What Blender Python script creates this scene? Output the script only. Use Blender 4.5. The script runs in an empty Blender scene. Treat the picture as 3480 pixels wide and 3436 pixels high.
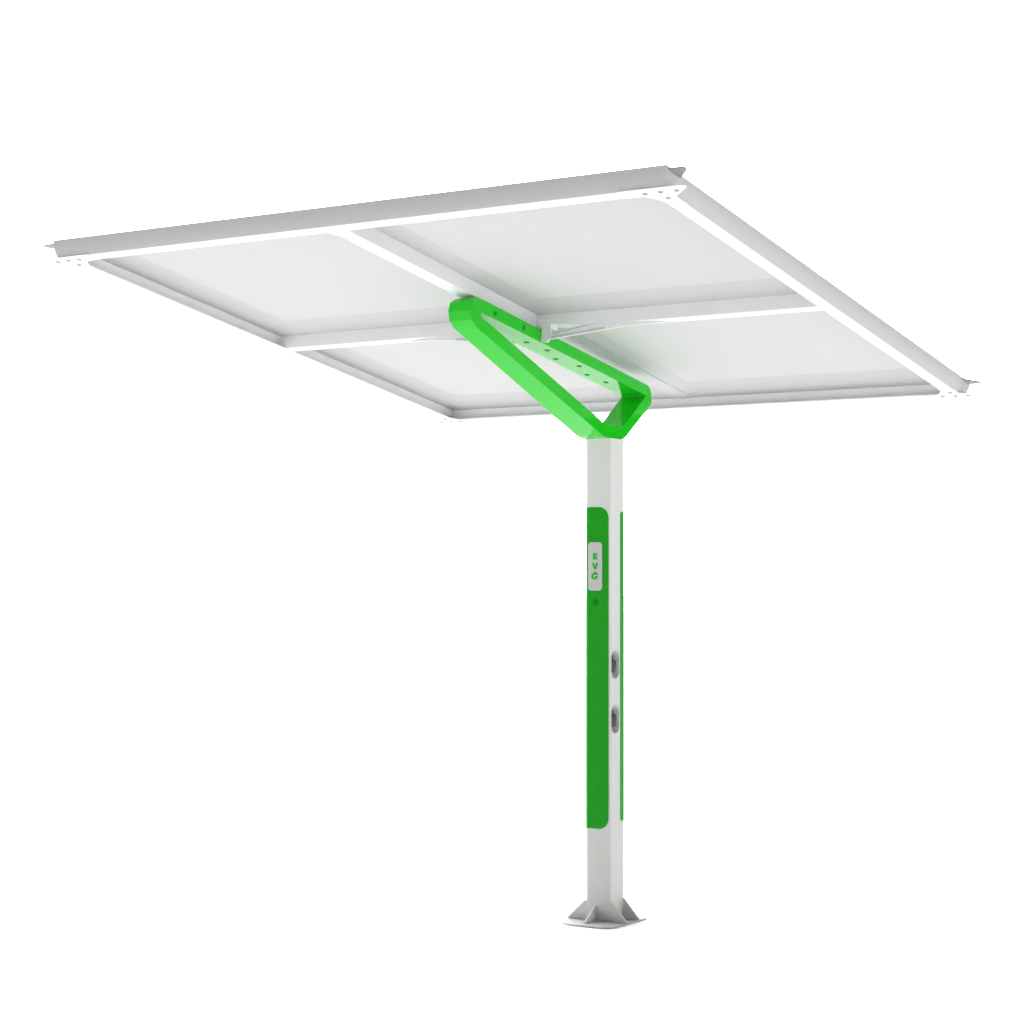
import bpy, bmesh, math
from mathutils import Vector, Matrix
from mathutils.geometry import tessellate_polygon

S = bpy.context.scene
COL = S.collection

# ------------------------------------------------------------------ camera
THETA = math.radians(32.64)          # yaw of the canopy seen from the camera
TILT = math.radians(9.73)            # the roof falls away from the camera
GZ = 2.452                            # eye height above the ground
CAMX, CAMY = -0.6755, -15.0          # the post stands at the world origin
cam = bpy.data.objects.new("camera", bpy.data.cameras.new("camera"))
COL.objects.link(cam)
cam.location = (CAMX, CAMY, GZ)
cam.rotation_euler = (math.pi / 2, 0, 0)
cam.data.sensor_width = 36.0
cam.data.lens = 7016.9 / 3480 * 36.0
cam.data.shift_y = (1981.7 - 1718) / 3480
cam.data.clip_start = 0.1
cam.data.clip_end = 2000
S.camera = cam

# ------------------------------------------------------------------ world: white studio, bright behind the object, dim behind the viewer
W_DIM, W_BRIGHT = 0.03, 7.4
W_AXIS = Vector((-0.40, 0.88, 0.26)).normalized()
W_FROM, W_TO = 0.28, 1.0
wd = bpy.data.worlds.new("World")
S.world = wd
wd.use_nodes = True
nt = wd.node_tree
nt.nodes.clear()
tc = nt.nodes.new("ShaderNodeTexCoord")
dp = nt.nodes.new("ShaderNodeVectorMath"); dp.operation = 'DOT_PRODUCT'
dp.inputs[1].default_value = W_AXIS
mr = nt.nodes.new("ShaderNodeMapRange"); mr.interpolation_type = 'SMOOTHSTEP'
mr.inputs['From Min'].default_value = W_FROM
mr.inputs['From Max'].default_value = W_TO
mr.inputs['To Min'].default_value = W_DIM
mr.inputs['To Max'].default_value = W_BRIGHT
bg = nt.nodes.new("ShaderNodeBackground")
bg.inputs['Color'].default_value = (1, 1, 1, 1)
wo = nt.nodes.new("ShaderNodeOutputWorld")
nt.links.new(tc.outputs['Generated'], dp.inputs[0])
nt.links.new(dp.outputs['Value'], mr.inputs['Value'])
nt.links.new(mr.outputs['Result'], bg.inputs['Strength'])
nt.links.new(bg.outputs[0], wo.inputs[0])

# one broad overhead softbox-like sun, coming from behind the canopy
sun = bpy.data.lights.new("overhead_light", 'SUN')
sun.energy = 0.25
sun.angle = math.radians(80)
so = bpy.data.objects.new("overhead_light", sun)
COL.objects.link(so)
so.rotation_euler = Vector((-0.10, -0.62, -0.78)).to_track_quat('-Z', 'Y').to_euler()
# a weak side light from the right for the faces turned that way
side = bpy.data.lights.new("side_light", 'SUN')
side.energy = 1.6
side.angle = math.radians(60)
sd = bpy.data.objects.new("side_light", side)
COL.objects.link(sd)
sd.rotation_euler = Vector((-0.93, 0.34, -0.10)).to_track_quat('-Z', 'Y').to_euler()

S.view_settings.view_transform = 'Standard'
S.view_settings.look = 'None'
S.view_settings.exposure = 0.0
S.view_settings.gamma = 1.0
S.view_settings.use_curve_mapping = False
S.cycles.max_bounces = 10
S.cycles.diffuse_bounces = 8


# ------------------------------------------------------------------ materials
def mat(name, col, rough=0.5, spec=0.3, ior=1.45, coat=0.0, mottle=0.02, scale=6.0, metallic=0.0, bump=0.0):
    m = bpy.data.materials.new(name)
    m.use_nodes = True
    t = m.node_tree
    b = t.nodes["Principled BSDF"]
    b.inputs['Roughness'].default_value = rough
    b.inputs['Specular IOR Level'].default_value = spec
    b.inputs['IOR'].default_value = ior
    b.inputs['Coat Weight'].default_value = coat
    b.inputs['Coat Roughness'].default_value = 0.06
    b.inputs['Metallic'].default_value = metallic
    co = t.nodes.new("ShaderNodeTexCoord")
    n = t.nodes.new("ShaderNodeTexNoise")
    n.inputs['Scale'].default_value = scale
    n.inputs['Detail'].default_value = 4
    r = t.nodes.new("ShaderNodeMapRange")
    r.inputs['To Min'].default_value = 1 - mottle
    r.inputs['To Max'].default_value = 1 + mottle
    mx = t.nodes.new("ShaderNodeVectorMath"); mx.operation = 'SCALE'
    mx.inputs[0].default_value = col
    t.links.new(co.outputs['Object'], n.inputs['Vector'])
    t.links.new(n.outputs['Fac'], r.inputs['Value'])
    t.links.new(r.outputs['Result'], mx.inputs['Scale'])
    t.links.new(mx.outputs['Vector'], b.inputs['Base Color'])
    if bump:
        bn = t.nodes.new("ShaderNodeTexNoise"); bn.inputs['Scale'].default_value = 180
        bp = t.nodes.new("ShaderNodeBump"); bp.inputs['Strength'].default_value = bump
        bp.inputs['Distance'].default_value = 0.001
        t.links.new(co.outputs['Object'], bn.inputs['Vector'])
        t.links.new(bn.outputs['Fac'], bp.inputs['Height'])
        t.links.new(bp.outputs['Normal'], b.inputs['Normal'])
    return m


M_GROUND = mat("white_floor", (0.88, 0.88, 0.88), 0.9, 0.1, mottle=0.0)
M_WHITE = mat("white_powder_coat", (0.73, 0.73, 0.745), 0.5, 0.25)
M_FRAME = mat("white_frame_paint", (0.81, 0.81, 0.82), 0.5, 0.2)
M_FASCIA = mat("shaded_white_coat", (0.52, 0.524, 0.53), 0.5, 0.25)  # white frame coat darkened: shade is put into the colour
M_POLE = mat("pale_grey_coat", (0.612, 0.628, 0.604), 0.45, 0.3)
M_BASE = mat("galvanised_base", (0.44, 0.445, 0.44), 0.6, 0.1, mottle=0.05, scale=9)
M_EAR = mat("shaded_ear_coat", (0.34, 0.344, 0.35), 0.5, 0.2)  # upper ears darkened in colour to carry the shade on them
M_PANEL = mat("panel_backsheet", (0.560, 0.560, 0.560), 0.6, 0.2, mottle=0.01)
M_PFRAME = mat("panel_frame", (0.500, 0.500, 0.502), 0.5, 0.2, mottle=0.01)
M_GREEN = mat("bright_green_gloss", (0.012, 0.52, 0.012), 0.10, 0.32, ior=1.45)
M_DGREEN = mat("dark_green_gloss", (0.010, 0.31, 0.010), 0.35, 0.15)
M_BUTTON = mat("deep_green_plastic", (0.008, 0.19, 0.010), 0.5, 0.06)
M_HOLE = mat("green_bolt_head", (0.012, 0.22, 0.012), 0.5, 0.2)
M_BOLT = mat("zinc_bolt", (0.33, 0.33, 0.33), 0.45, 0.3)
M_PLATE = mat("grey_name_plate", (0.52, 0.52, 0.52), 0.5, 0.2)
M_LETTER = mat("green_lettering", (0.006, 0.42, 0.002), 0.5, 0.15)
M_SOCKET = mat("socket_housing", (0.58, 0.57, 0.58), 0.5, 0.3)
M_HOLDER = mat("connector_rubber", (0.05, 0.05, 0.05), 0.5, 0.3)
M_BLACK = mat("black_plastic", (0.012, 0.012, 0.012), 0.4, 0.3)


# ------------------------------------------------------------------ mesh helpers
def link(name, bm, m, parent, bevel=0.0, smooth=30, segs=2):
    bmesh.ops.remove_doubles(bm, verts=bm.verts, dist=1e-5)
    bmesh.ops.recalc_face_normals(bm, faces=bm.faces)
    me = bpy.data.meshes.new(name)
    bm.to_mesh(me)
    bm.free()
    me.materials.append(m)
    for p in me.polygons:
        p.use_smooth = True
    me.set_sharp_from_angle(angle=math.radians(smooth))
    o = bpy.data.objects.new(name, me)
    COL.objects.link(o)
    o.parent = parent
    if bevel:
        b = o.modifiers.new("bevel", 'BEVEL')
        b.width = bevel
        b.segments = segs
        b.limit_method = 'ANGLE'
        b.angle_limit = math.radians(35)
    return o


def ident(a, b, c):
    return Vector((a, b, c))


def prism(bm, outer, c0, c1, f=ident, holes=()):
    """outline in (a, b), extruded along c; f maps (a, b, c) to local space"""
    loops = [list(outer)] + [list(h) for h in holes]
    pts = [p for l in loops for p in l]
    tris = tessellate_polygon([[Vector((p[0], p[1], 0)) for p in l] for l in loops])
    lo = [bm.verts.new(f(a, b, c0)) for a, b in pts]
    hi = [bm.verts.new(f(a, b, c1)) for a, b in pts]
    if holes:
        for t in tris:
            bm.faces.new([lo[i] for i in t])
            bm.faces.new([hi[i] for i in t])
    else:
        bm.faces.new(lo)
        bm.faces.new(hi)
    k = 0
    for l in loops:
        n = len(l)
        for i in range(n):
            j = (i + 1) % n
            bm.faces.new((lo[k + i], lo[k + j], hi[k + j], hi[k + i]))
        k += n


def fillet(pts, r, n=6):
    """round the corners of a polygon; r is one radius or one per corner"""
    out = []
    N = len(pts)
    for i, p in enumerate(pts):
        rr = r[i] if isinstance(r, (list, tuple)) else r
        P = Vector(p); A = Vector(pts[i - 1]); B = Vector(pts[(i + 1) % N])
        if rr <= 0:
            out.append(tuple(P)); continue
        da = (A - P).normalized(); db = (B - P).normalized()
        ang = da.angle(db)
        d = min(rr / math.tan(ang / 2), (A - P).length * .49, (B - P).length * .49)
        rad = d * math.tan(ang / 2)
        c = P + (da + db).normalized() * (rad / math.sin(ang / 2))
        s = P + da * d - c; e = P + db * d - c
        tot = s.angle(e)
        sign = 1 if s.x * e.y - s.y * e.x > 0 else -1
        for k in range(n + 1):
            a = sign * tot * k / n
            v = Vector((s.x * math.cos(a) - s.y * math.sin(a), s.x * math.sin(a) + s.y * math.cos(a)))
            out.append(tuple(c + v))
    return out


def circle(a, b, r, n=20):
    return [(a + r * math.cos(2 * math.pi * i / n), b + r * math.sin(2 * math.pi * i / n)) for i in range(n)]


def dome(bm, cx, cy, r, h, f, n=18):
    """low rounded bolt head rising along c from 0 to h"""
    rings = [(r, 0.0), (r, h * .45), (r * .8, h * .85), (r * .45, h)]
    prev = None
    first = None
    for rr, c in rings:
        ring = [bm.verts.new(f(a, b, c)) for a, b in circle(cx, cy, rr, n)]
        if prev:
            for i in range(n):
                j = (i + 1) % n
                bm.faces.new((prev[i], prev[j], ring[j], ring[i]))
        else:
            first = ring
        prev = ring
    bm.faces.new(prev)
    bm.faces.new(first)


# ------------------------------------------------------------------ ground
bm = bmesh.new()
N = 64
c = bm.verts.new((0, 0, 0))
ring_prev = None
for R in (3, 12, 60, 400):
    ring = [bm.verts.new((R * math.cos(2 * math.pi * i / N), R * math.sin(2 * math.pi * i / N), 0)) for i in range(N)]
    for i in range(N):
        j = (i + 1) % N
        if ring_prev is None:
            bm.faces.new((c, ring[i], ring[j]))
        else:
            bm.faces.new((ring_prev[i], ring[i], ring[j], ring_prev[j]))
    ring_prev = ring
g = link("ground", bm, M_GROUND, None)
g['kind'] = 'structure'
g['label'] = 'seamless plain white floor under the charging canopy'

# ------------------------------------------------------------------ the thing
root = bpy.data.objects.new("solar_charging_canopy", None)
COL.objects.link(root)
root.rotation_euler = (0, 0, -THETA)
root['label'] = 'white solar canopy with green bracket arm on a pale grey vehicle charging post'
root['category'] = 'charging canopy'

# ---- foot
bm = bmesh.new()
prism(bm, fillet([(-.250, -.335), (.235, -.335), (.235, .27), (-.250, .27)], [.20, .10, .10, .10], 10), 0.001, 0.012)
link("base_plate", bm, M_BASE, root, 0.004)


def gusset(f, foot, top):
    b = bmesh.new()
    prism(b, [(-.024, .0125), (foot, .0125), (foot, .020), (0.006, top), (-.024, top)], -.006, .006, f)
    return link("gusset", b, M_POLE, root, 0.0015)


HW = 0.1060                                  # half width of the post
RP = 0.028
for v in (-.098, .085):
    gusset(lambda a, b, c, v=v: Vector((HW - .001 + a, v + c, b)), .135, .162)
    gusset(lambda a, b, c, v=v: Vector((-HW + .001 - a, v + c, b)), .150, .154)
gusset(lambda a, b, c: Vector((-.02 + c, -HW + .001 - a, b)), .150, .120)
gusset(lambda a, b, c: Vector((-.02 + c, HW - .001 + a, b)), .150, .120)


# ---- post
def post_profile(off=0.0, n=8):
    """closed outline of the post, counter-clockwise from the middle of the +u face"""
    h = HW + off
    r = RP + off
    return fillet([(h, -h), (h, h), (-h, h), (-h, -h)], [.007 + off, r, r, r], n)


Z0, Z1 = 0.0125, GZ + 1.043
PILLS = [(-.0355, GZ - .589), (-.0355, GZ - .984)]
PW, PH = .0610, .106
PDEP = .045


def pill(cv, cz, w, h, n=12):
    out = []
    for i in range(n + 1):
        a = math.pi * i / n
        out.append((cv + w * math.cos(a), cz + h - w + w * math.sin(a)))
    for i in range(n + 1):
        a = math.pi + math.pi * i / n
        out.append((cv + w * math.cos(a), cz - h + w + w * math.sin(a)))
    return out


bm = bmesh.new()
n = 8
prof = post_profile(0, n)
K = len(prof)
# corner 0 is (h,-h): its last point and the first point of corner 1 bound the +u face
i0, i1 = n, n + 1


def ring_at(z, off=0.0):
    return [bm.verts.new((x, y, z)) for x, y in post_profile(off, n)]


ra = ring_at(Z0)
rb = ring_at(Z1 - .028)
rc = ring_at(Z1, .009)
for A, B, skip in ((ra, rb, True), (rb, rc, False)):
    for i in range(K):
        j = (i + 1) % K
        if skip and i == i0:
            continue
        bm.faces.new((A[i], A[j], B[j], B[i]))
bm.faces.new(rc)
bm.faces.new(ra)
va, vb = prof[i0][1], prof[i1][1]
outer = [(va, Z0), (vb, Z0), (vb, Z1 - .028), (va, Z1 - .028)]
holes = [pill(a, b, PW, PH) for a, b in PILLS]
loops = [outer] + holes
pts = [p for l in loops for p in l]
vs = [bm.verts.new((HW, a, b)) for a, b in pts]
for t in tessellate_polygon([[Vector((p[0], p[1], 0)) for p in l] for l in loops]):
    bm.faces.new([vs[i] for i in t])
post = link("post", bm, M_POLE, root)
post['label'] = 'pale grey square post with rounded corners'

# ---- charging sockets let into the right-hand face
for cv, cz in PILLS:
    bm = bmesh.new()
    rims = []
    for w, h, u in ((PW, PH, HW + .0015), (PW - .004, PH - .004, HW + .0015), (PW - .007, PH - .007, HW - .004),
                    (PW - .012, PH - .016, HW - PDEP)):
        rims.append([bm.verts.new((u, a, b)) for a, b in pill(cv, cz, w, h)])
    outerb = [bm.verts.new((HW - .004, a, b)) for a, b in pill(cv, cz, PW, PH)]
    allr = [outerb] + rims
    for A, B in zip(allr[:-1], allr[1:]):
        for i in range(len(A)):
            j = (i + 1) % len(A)
            bm.faces.new((A[i], A[j], B[j], B[i]))
    bm.faces.new(rims[-1])
    sk = link("charging_socket", bm, M_SOCKET, root)
    # the plugged connector: a rounded grip standing in the recess, black latch above it
    bm = bmesh.new()
    U0 = HW - PDEP + .001
    rings = []
    for u, sc in ((U0, .85), (U0 + .02, 1.0), (HW - .016, 1.0), (HW - .010, .93), (HW - .006, .78)):
        o = fillet([(-.040 * sc, -.047 * sc), (.036 * sc, -.047 * sc), (.042 * sc, .046 * sc), (-.040 * sc, .046 * sc)], .018 * sc, 5)
        rings.append([bm.verts.new((u, cv - .008 + a, cz - .010 + b)) for a, b in o])
    for A, B in zip(rings[:-1], rings[1:]):
        for i in range(len(A)):
            j = (i + 1) % len(A)
            bm.faces.new((A[i], A[j], B[j], B[i]))
    bm.faces.new(rings[0]); bm.faces.new(rings[-1])
    link("plug_body", bm, M_HOLDER, sk, smooth=60)
    bm = bmesh.new()
    prism(bm, fillet([(-.056, .034), (-.024, .034), (-.028, .076), (-.052, .076)], .005, 4), U0 + .012, HW - .0015,
          lambda a, b, c, cv=cv, cz=cz: Vector((c, cv + a, cz + b)))
    link("latch", bm, M_BLACK, sk, .002)


# ---- green cover panels, each wrapped round one corner of the post
def cover(path, ztop, zbot, r_end, sgn, thick=.0018):
    """path: list of (x, y, nx, ny, s) along the post outline; both ends rounded with radius r_end"""
    bm = bmesh.new()
    L = path[-1][4]
    grid = []
    for x, y, nx, ny, s in path:
        d0 = min(s, L - s)
        dz = 0.0
        if d0 < r_end:
            dz = r_end - math.sqrt(max(0, r_end ** 2 - (r_end - d0) ** 2))
        col = []
        for k in (0.0005, thick):
            col.append((bm.verts.new((x + nx * k, y + ny * k, zbot + dz)), bm.verts.new((x + nx * k, y + ny * k, ztop - dz))))
        grid.append(col)
    for A, B in zip(grid[:-1], grid[1:]):
        (a0, a1), (a2, a3) = A
        (b0, b1), (b2, b3) = B
        bm.faces.new((a2, b2, b3, a3))
        bm.faces.new((a0, a1, b1, b0))
        bm.faces.new((a1, a3, b3, b1))
        bm.faces.new((a0, b0, b2, a2))
    for (a0, a1), (a2, a3) in (grid[0], grid[-1]):
        bm.faces.new((a0, a2, a3, a1))
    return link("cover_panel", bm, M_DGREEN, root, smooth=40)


def make_path(u_start, wrap):
    """from u_start on the -v face leftwards, round the (-u,-v) corner, then wrap along the -u face"""
    h = HW - RP
    segs = []
    L1 = u_start + h                      # straight part from u_start to -h
    arc = RP * math.pi / 2
    total = L1 + arc + wrap
    out = []
    samples = set()
    for i in range(0, 25):
        samples.add(round(.085 * (1 - math.cos(math.pi / 2 * i / 24)), 6))
        samples.add(round(total - .085 * (1 - math.cos(math.pi / 2 * i / 24)), 6))
    for i in range(9):
        samples.add(round(L1 + arc * i / 8, 6))
    for s in sorted(samples):
        if s < 0 or s > total:
            continue
        if s <= L1:
            out.append((u_start - s, -HW, 0, -1, s))
        elif s <= L1 + arc:
            a = (s - L1) / RP
            out.append((-h - RP * math.sin(a), -h - RP * math.cos(a), -math.sin(a), -math.cos(a), s))
        else:
            out.append((-HW, -h + (s - L1 - arc), -1, 0, s))
    return out


p1 = make_path(.0915, .10)
front = cover(p1, GZ + .5488, GZ - 1.774, .08, 1)
front['label'] = 'dark green cover wrapped over the front face of the post'
p2 = [(-x, -y, -nx, -ny, s) for x, y, nx, ny, s in make_path(.0915, .043)]
back = cover(p2, GZ + .518, GZ - 1.725, .022, 1)
back['label'] = 'narrow strip of the green cover wrapped over the rear face'

# ---- name plate with its letters, lock button
VF = -HW - .0018


def front_map(a, b, c):
    return Vector((a, VF - c, b))


def front_z(a, b, c):
    return Vector((a, VF - c, GZ + b))


bm = bmesh.new()
prism(bm, fillet([(-.0765, -.0537), (.0405, -.0537), (.0405, .2955), (-.0765, .2955)], .026, 8), .0003, .0045, front_z)
plate = link("name_plate", bm, M_PLATE, root, .0012)
cE = -.0175


def letter(polys, label):
    b = bmesh.new()
    for p in polys:
        prism(b, p, .0047, .0068, front_z)
    o = link("letter", b, M_LETTER, plate)
    o['label'] = label
    return o


x0, x1, y0, y1 = -.0340, .0005, .1700, .2150
letter([[(x0, y0), (x1, y0), (x1, y0 + .0112), (x0 + .0135, y0 + .0112), (x0 + .0135, y0 + .0170), (x1 - .001, y0 + .0170),
         (x1 - .001, y0 + .0275), (x0 + .0135, y0 + .0275), (x0 + .0135, y0 + .0338), (x1, y0 + .0338), (x1, y1), (x0, y1)]],
       'green letter E at the top of the plate')
x0, x1, y0, y1 = -.0415, .0072, .0995, .1452
xm = (x0 + x1) / 2
letter([[(x0, y1), (xm - .0092, y0), (xm + .0080, y0), (x1, y1), (x1 - .0150, y1), (xm - .0003, y0 + .0165), (x0 + .0150, y1)]],
       'green letter V in the middle of the plate')
# G: thick open ring with a hooked bar
gx, gy, R1, R2 = -.0220, .0490, .0262, .0135
ring_o, ring_i = [], []
A0, A1 = math.radians(78), math.radians(360)
for i in range(33):
    a = A0 + (A1 - A0) * i / 32
    ring_o.append((gx + R1 * math.cos(a), gy + R1 * .89 * math.sin(a)))
    ring_i.append((gx + R2 * math.cos(a), gy + R2 * .89 * math.sin(a)))
bar = [(gx + R1 * 1.0, gy + .0015), (gx + .0115, gy + .0015), (gx + .004, gy + .0000), (gx + .0005, gy - .0070),
       (gx + .0095, gy - .0070)]
letter([ring_o + bar + ring_i[::-1][1:]], 'green letter G with a leaf at the bottom of the plate')
b = bmesh.new()
leaf = [(-.0335, .0745), (-.0270, .0790), (-.0190, .0800), (-.0110, .0775), (-.0030, .0715), (.0060, .0675), (.0136, .0668),
        (.0085, .0625), (.0020, .0595), (-.0080, .0585), (-.0165, .0600), (-.0215, .0640), (-.0285, .0660)]
prism(b, leaf, .0069, .0078, front_z)
link("leaf_emblem", b, M_LETTER, plate)

bm = bmesh.new()
prism(bm, circle(-.0170, -.1395, .0235, 32), .0003, .0030, front_z)
link("lock_button", bm, M_BUTTON, root, .001)

# ---- green bracket arm: a closed loop of box section
AW = .105
outer = [(-1.830, 1.858), (-1.893, 1.826), (-1.916, 1.765), (-1.900, 1.706), (-1.850, 1.663), (-.262, 1.073),
         (-.200, 1.052), (-.150, 1.0435), (.070, 1.0435), (.108, 1.056), (.140, 1.076), (.500, 1.326), (.512, 1.348), (.512, 1.382),
         (.505, 1.420), (.486, 1.450), (.452, 1.469)]
inner = [(-1.788, 1.761), (-1.792, 1.752), (-1.776, 1.732), (-.250, 1.166), (-.205, 1.146), (-.165, 1.138), (.078, 1.138), (.094, 1.145),
         (.416, 1.378), (.424, 1.388), (.416, 1.396)]


def arm_map(a, b, c):
    # the far side draws in a little towards the free end
    if c < 0:
        c += .036 * max(0.0, min(1.0, (-a - 1.2) / .65))
    return Vector((c, a, b))


bm = bmesh.new()
prism(bm, [(a, b + GZ) for a, b in outer], -AW, AW, arm_map, holes=[[(a, b + GZ) for a, b in inner]])
arm = link("bracket_arm", bm, M_GREEN, root, .0015, smooth=25)
arm['label'] = 'bright green looped bracket arm between post and roof'
for v, zz in ((-1.622, 1.771), (-1.268, 1.716)):
    for s in (1, -1):
        b = bmesh.new()
        dome(b, v, GZ + zz, .017, .005, lambda a, b_, c, s=s: arm_map(a, b_, s * (AW + .0003 + c)))
        link("bolt", b, M_HOLE, arm)
sl = -.1655
for u, v in ((.004, -1.076), (.037, -.858), (-.029, -.64), (.036, -.426), (-.033, -.2), (-.006, .024)):
    b = bmesh.new()
    dome(b, u, v, .019, .004, lambda a, b_, c: Vector((a, b_, GZ + 1.761 + (b_ + 1.788) * sl - c - .0006)))
    link("bolt", b, M_HOLE, arm)

# ------------------------------------------------------------------ the tilted roof
HV, HZ = -.98, 1.7295 + GZ
CT, ST = math.cos(TILT), math.sin(TILT)
A, B = 2.249, 2.316                           # half width and half depth of the frame
HF = .114                                     # height of the edge beams


def roof(u, v, h):
    return Vector((u, HV + v * CT + h * ST, HZ - v * ST + h * CT))


FU, FV = 2.141, 2.206                         # inner edges of the lower flanges


def edge(side):
    """C-section edge beam mitred at both ends. side: 0 = -v, 1 = +u, 2 = +v, 3 = -u"""
    bm = bmesh.new()
    # section (distance in from the outer edge, height) of the white inner channel
    fl = (A - FU) if side in (1, 3) else (B - FV)
    wt = .062 if side == 2 else .056
    sec = [(.012, .0), (fl, .0), (fl, .008), (.020, .008), (wt, .095), (wt, .106), (.012, .106)]
    rows = []
    for e in (-1, 1):
        rows.append([bm.verts.new(corner(side, d, h, e)) for d, h in sec])
    K = len(sec)
    for i in range(K):
        j = (i + 1) % K
        bm.faces.new((rows[0][i], rows[0][j], rows[1][j], rows[1][i]))
    bm.faces.new(rows[0]); bm.faces.new(rows[1])
    o = link("edge_beam", bm, M_FRAME, root, 0)
    # fascia closing the white beam outside; shade put into its grey and its rounding
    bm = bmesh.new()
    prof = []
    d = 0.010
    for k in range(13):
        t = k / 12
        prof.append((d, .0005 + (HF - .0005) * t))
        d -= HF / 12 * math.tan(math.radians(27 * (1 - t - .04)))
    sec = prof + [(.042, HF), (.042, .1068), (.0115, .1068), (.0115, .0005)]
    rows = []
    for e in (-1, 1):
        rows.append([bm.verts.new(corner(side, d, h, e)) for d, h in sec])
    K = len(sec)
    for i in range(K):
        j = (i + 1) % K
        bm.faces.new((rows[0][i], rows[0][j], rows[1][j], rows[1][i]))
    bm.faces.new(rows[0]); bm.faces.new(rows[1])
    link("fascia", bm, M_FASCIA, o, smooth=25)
    return o


def corner(side, d, h, e):
    g = .0001                                 # hairline at the mitre
    if side == 0:
        return roof(e * (A - d - g), -(B - d), h)
    if side == 2:
        return roof(e * (A - d - g), B - d, h)
    if side == 1:
        return roof(A - d, e * (B - d - g), h)
    return roof(-(A - d), e * (B - d - g), h)


for s in range(4):
    edge(s)

# ---- corner plates with their pointed ears and four bolts each
low = [(A - .002, 2.166), (A - .002, 2.02), (FU - .0, 2.02), (FU - .0, 2.085), (2.128, 2.125), (2.103, 2.165), (2.074, 2.200), (2.03, FV),
       (1.96, FV), (1.96, B - .001), (2.02, B + .004), (2.342, B - .003), (2.366, B - .012), (2.373, B - .028), (2.365, B - .047)]
up = [(A - .006, 2.14), (2.20, 2.14), (2.20, 2.29), (A - .006, B - .006), (2.338, B - .006), (2.358, B - .014), (2.364, B - .030), (2.357, B - .048)]
bolts = [(2.100, 2.246), (2.196, 2.250), (2.292, 2.246), (2.192, 2.152)]
for su in (1, -1):
    for sv in (1, -1):
        f = lambda a, b, c, su=su, sv=sv: roof(su * (a if su > 0 or a < A + .03 else a + .03), sv * b, c)
        bm = bmesh.new()
        prism(bm, low, -.0026, -.0005, f)
        cp = link("corner_plate", bm, M_FRAME, root)
        for a, b in bolts:
            bb = bmesh.new()
            dome(bb, a, b, .0145, .005, lambda x, y, c, su=su, sv=sv: roof(su * x, sv * y, -.0029 - c))
            link("bolt", bb, M_BOLT, cp)
        bm = bmesh.new()
        prism(bm, up, .0940, .1040, f)
        link("corner_plate", bm, M_EAR, root, .0012)

# ---- cross beams
BU = .0630                                    # half width of the long beam
VN, VFAR = -.055, .045                        # near and far face of the transverse beam
TOP = .0985


def box(bm, u0, u1, v0, v1, h0, h1):
    prism(bm, [(u0, v0), (u1, v0), (u1, v1), (u0, v1)], h0, h1, roof)


bm = bmesh.new()
box(bm, -BU, BU - .005, -(B - .036), VN - .001, 0.0004, TOP)
prism(bm, [(-.105, -FV + .001), (-BU - .0005, -FV + .001), (-BU - .0005, -2.140), (-.085, -2.150)], .0006, .008, roof)
link("cross_beam", bm, M_WHITE, root, .014, segs=4)
bm = bmesh.new()
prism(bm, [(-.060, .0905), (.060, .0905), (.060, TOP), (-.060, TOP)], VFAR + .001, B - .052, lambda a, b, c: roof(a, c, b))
link("cross_beam", bm, M_FASCIA, root)  # shaded tone of the far beam comes from the darkened coat

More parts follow.
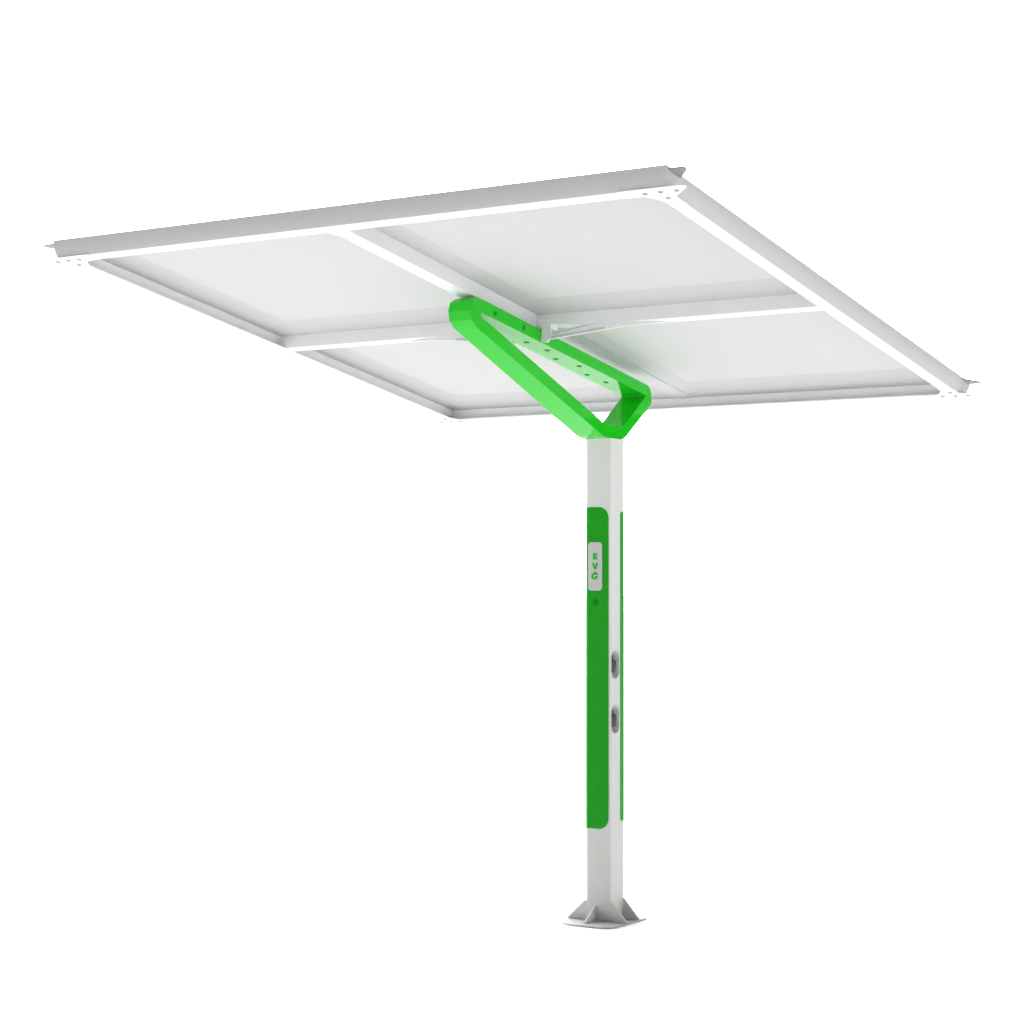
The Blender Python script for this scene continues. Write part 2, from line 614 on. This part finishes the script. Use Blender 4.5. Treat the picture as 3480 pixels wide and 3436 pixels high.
# transverse beam with the haunches that carry it on the bracket arm
UE = A - .036
o_ = [(-UE, TOP), (-UE, .0004), (-.43, .0004), (-.1725, .024), (-.1725, .0004), (.1725, .0004), (.1725, .024), (.43, .0004), (UE, .0004), (UE, TOP)]
bm = bmesh.new()
prism(bm, o_, VN, VFAR, lambda a, b, c: roof(a, c, b))
tb = link("cross_beam", bm, M_WHITE, root, .002)
tb['label'] = 'transverse roof beam carried on the bracket'
for s in (1, -1):
    # tapering haunch plate: along the near face by the hub, then swinging to the far edge of the beam
    def skew(a, b, c, s=s):
        t = max(0.0, min(1.0, (a - .62) / .44))
        return roof(s * a, VN + .0005 + .078 * t * t + c, b)
    bm = bmesh.new()
    prism(bm, [(.1725, -.084), (.62, -.041), (.62, -.0006), (.43, -.0006), (.1725, -.026)], 0, .012, skew)
    st = []
    for k in range(9):
        p = .6204 + .4396 * k / 8
        hp = min(-.041 * (1.06 - p) / .44, -.0012)
        st.append([bm.verts.new(skew(p, b, c)) for b, c in ((hp, 0), (-.0006, 0), (-.0006, .012), (hp, .012))])
    for P, Q in zip(st[:-1], st[1:]):
        for k in range(4):
            bm.faces.new((P[k], P[(k + 1) % 4], Q[(k + 1) % 4], Q[k]))
    bm.faces.new(st[0]); bm.faces.new(st[-1])
    hp_ = link("haunch_plate", bm, M_WHITE, root)
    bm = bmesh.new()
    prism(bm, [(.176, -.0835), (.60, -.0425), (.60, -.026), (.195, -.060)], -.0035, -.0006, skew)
    link("haunch_shade_strip", bm, M_FASCIA, hp_)  # thin strips in the darkened coat, painted shade on the haunch
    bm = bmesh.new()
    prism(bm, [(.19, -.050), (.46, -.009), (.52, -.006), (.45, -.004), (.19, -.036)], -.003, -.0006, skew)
    link("haunch_shade_strip", bm, M_FASCIA, hp_)
for s in (1, -1):
    bm = bmesh.new()
    prism(bm, [(s * .1056, -.096), (s * .160, -.104), (s * .1718, -.072), (s * .1718, -.0002), (s * .1056, -.0002)], VN - .0007, VN + .012, lambda a, b, c: roof(a, c, b))
    link("hub_bracket", bm, M_WHITE, root)

# ---- four solar panels: a tray-shaped frame with a pale backsheet
HB, HT = .094, .112


def loop(u0, u1, v0, v1, r, n=8):
    """rectangle in panel space; r = radius of the outer far corner, others nearly sharp"""
    return fillet([(u0, v0), (u1, v0), (u1, v1), (u0, v1)], [.004, .004, r, .004], n)


for su in (1, -1):
    for sv in (1, -1):
        r = .13 if sv > 0 else .02
        uo = A - (.245 if su > 0 else .335)
        vo = B - (.455 if sv > 0 else .380)
        ui, vi = .226, .345
        sec = [(loop(.030, A - .046, .030, B - .046, .004), HB),
               (loop(.052, A - .0535, .050, B - .0535, .004), HB),
               (loop(ui, uo, vi, vo, r), HT),
               (loop(ui - .010, uo + .010, vi - .010, vo + .010, r), HT + .006),
               (loop(.030, A - .046, .030, B - .046, .004), HB + .009)]
        bm = bmesh.new()
        rings = [[bm.verts.new(roof(su * a, sv * b - .005, h)) for a, b in l] for l, h in sec]
        for k in range(len(rings)):
            P, Q = rings[k], rings[(k + 1) % len(rings)]
            for i in range(len(P)):
                j = (i + 1) % len(P)
                bm.faces.new((P[i], P[j], Q[j], Q[i]))
        sp = link("solar_panel", bm, M_PFRAME, root, smooth=20)
        bm = bmesh.new()
        prism(bm, loop(ui - .003, uo + .003, vi - .003, vo + .003, r), HT - .0012, HT + .0040, lambda a, b, c, su=su, sv=sv: roof(su * a, sv * b - .005, c))
        link("backsheet", bm, M_PANEL, sp)
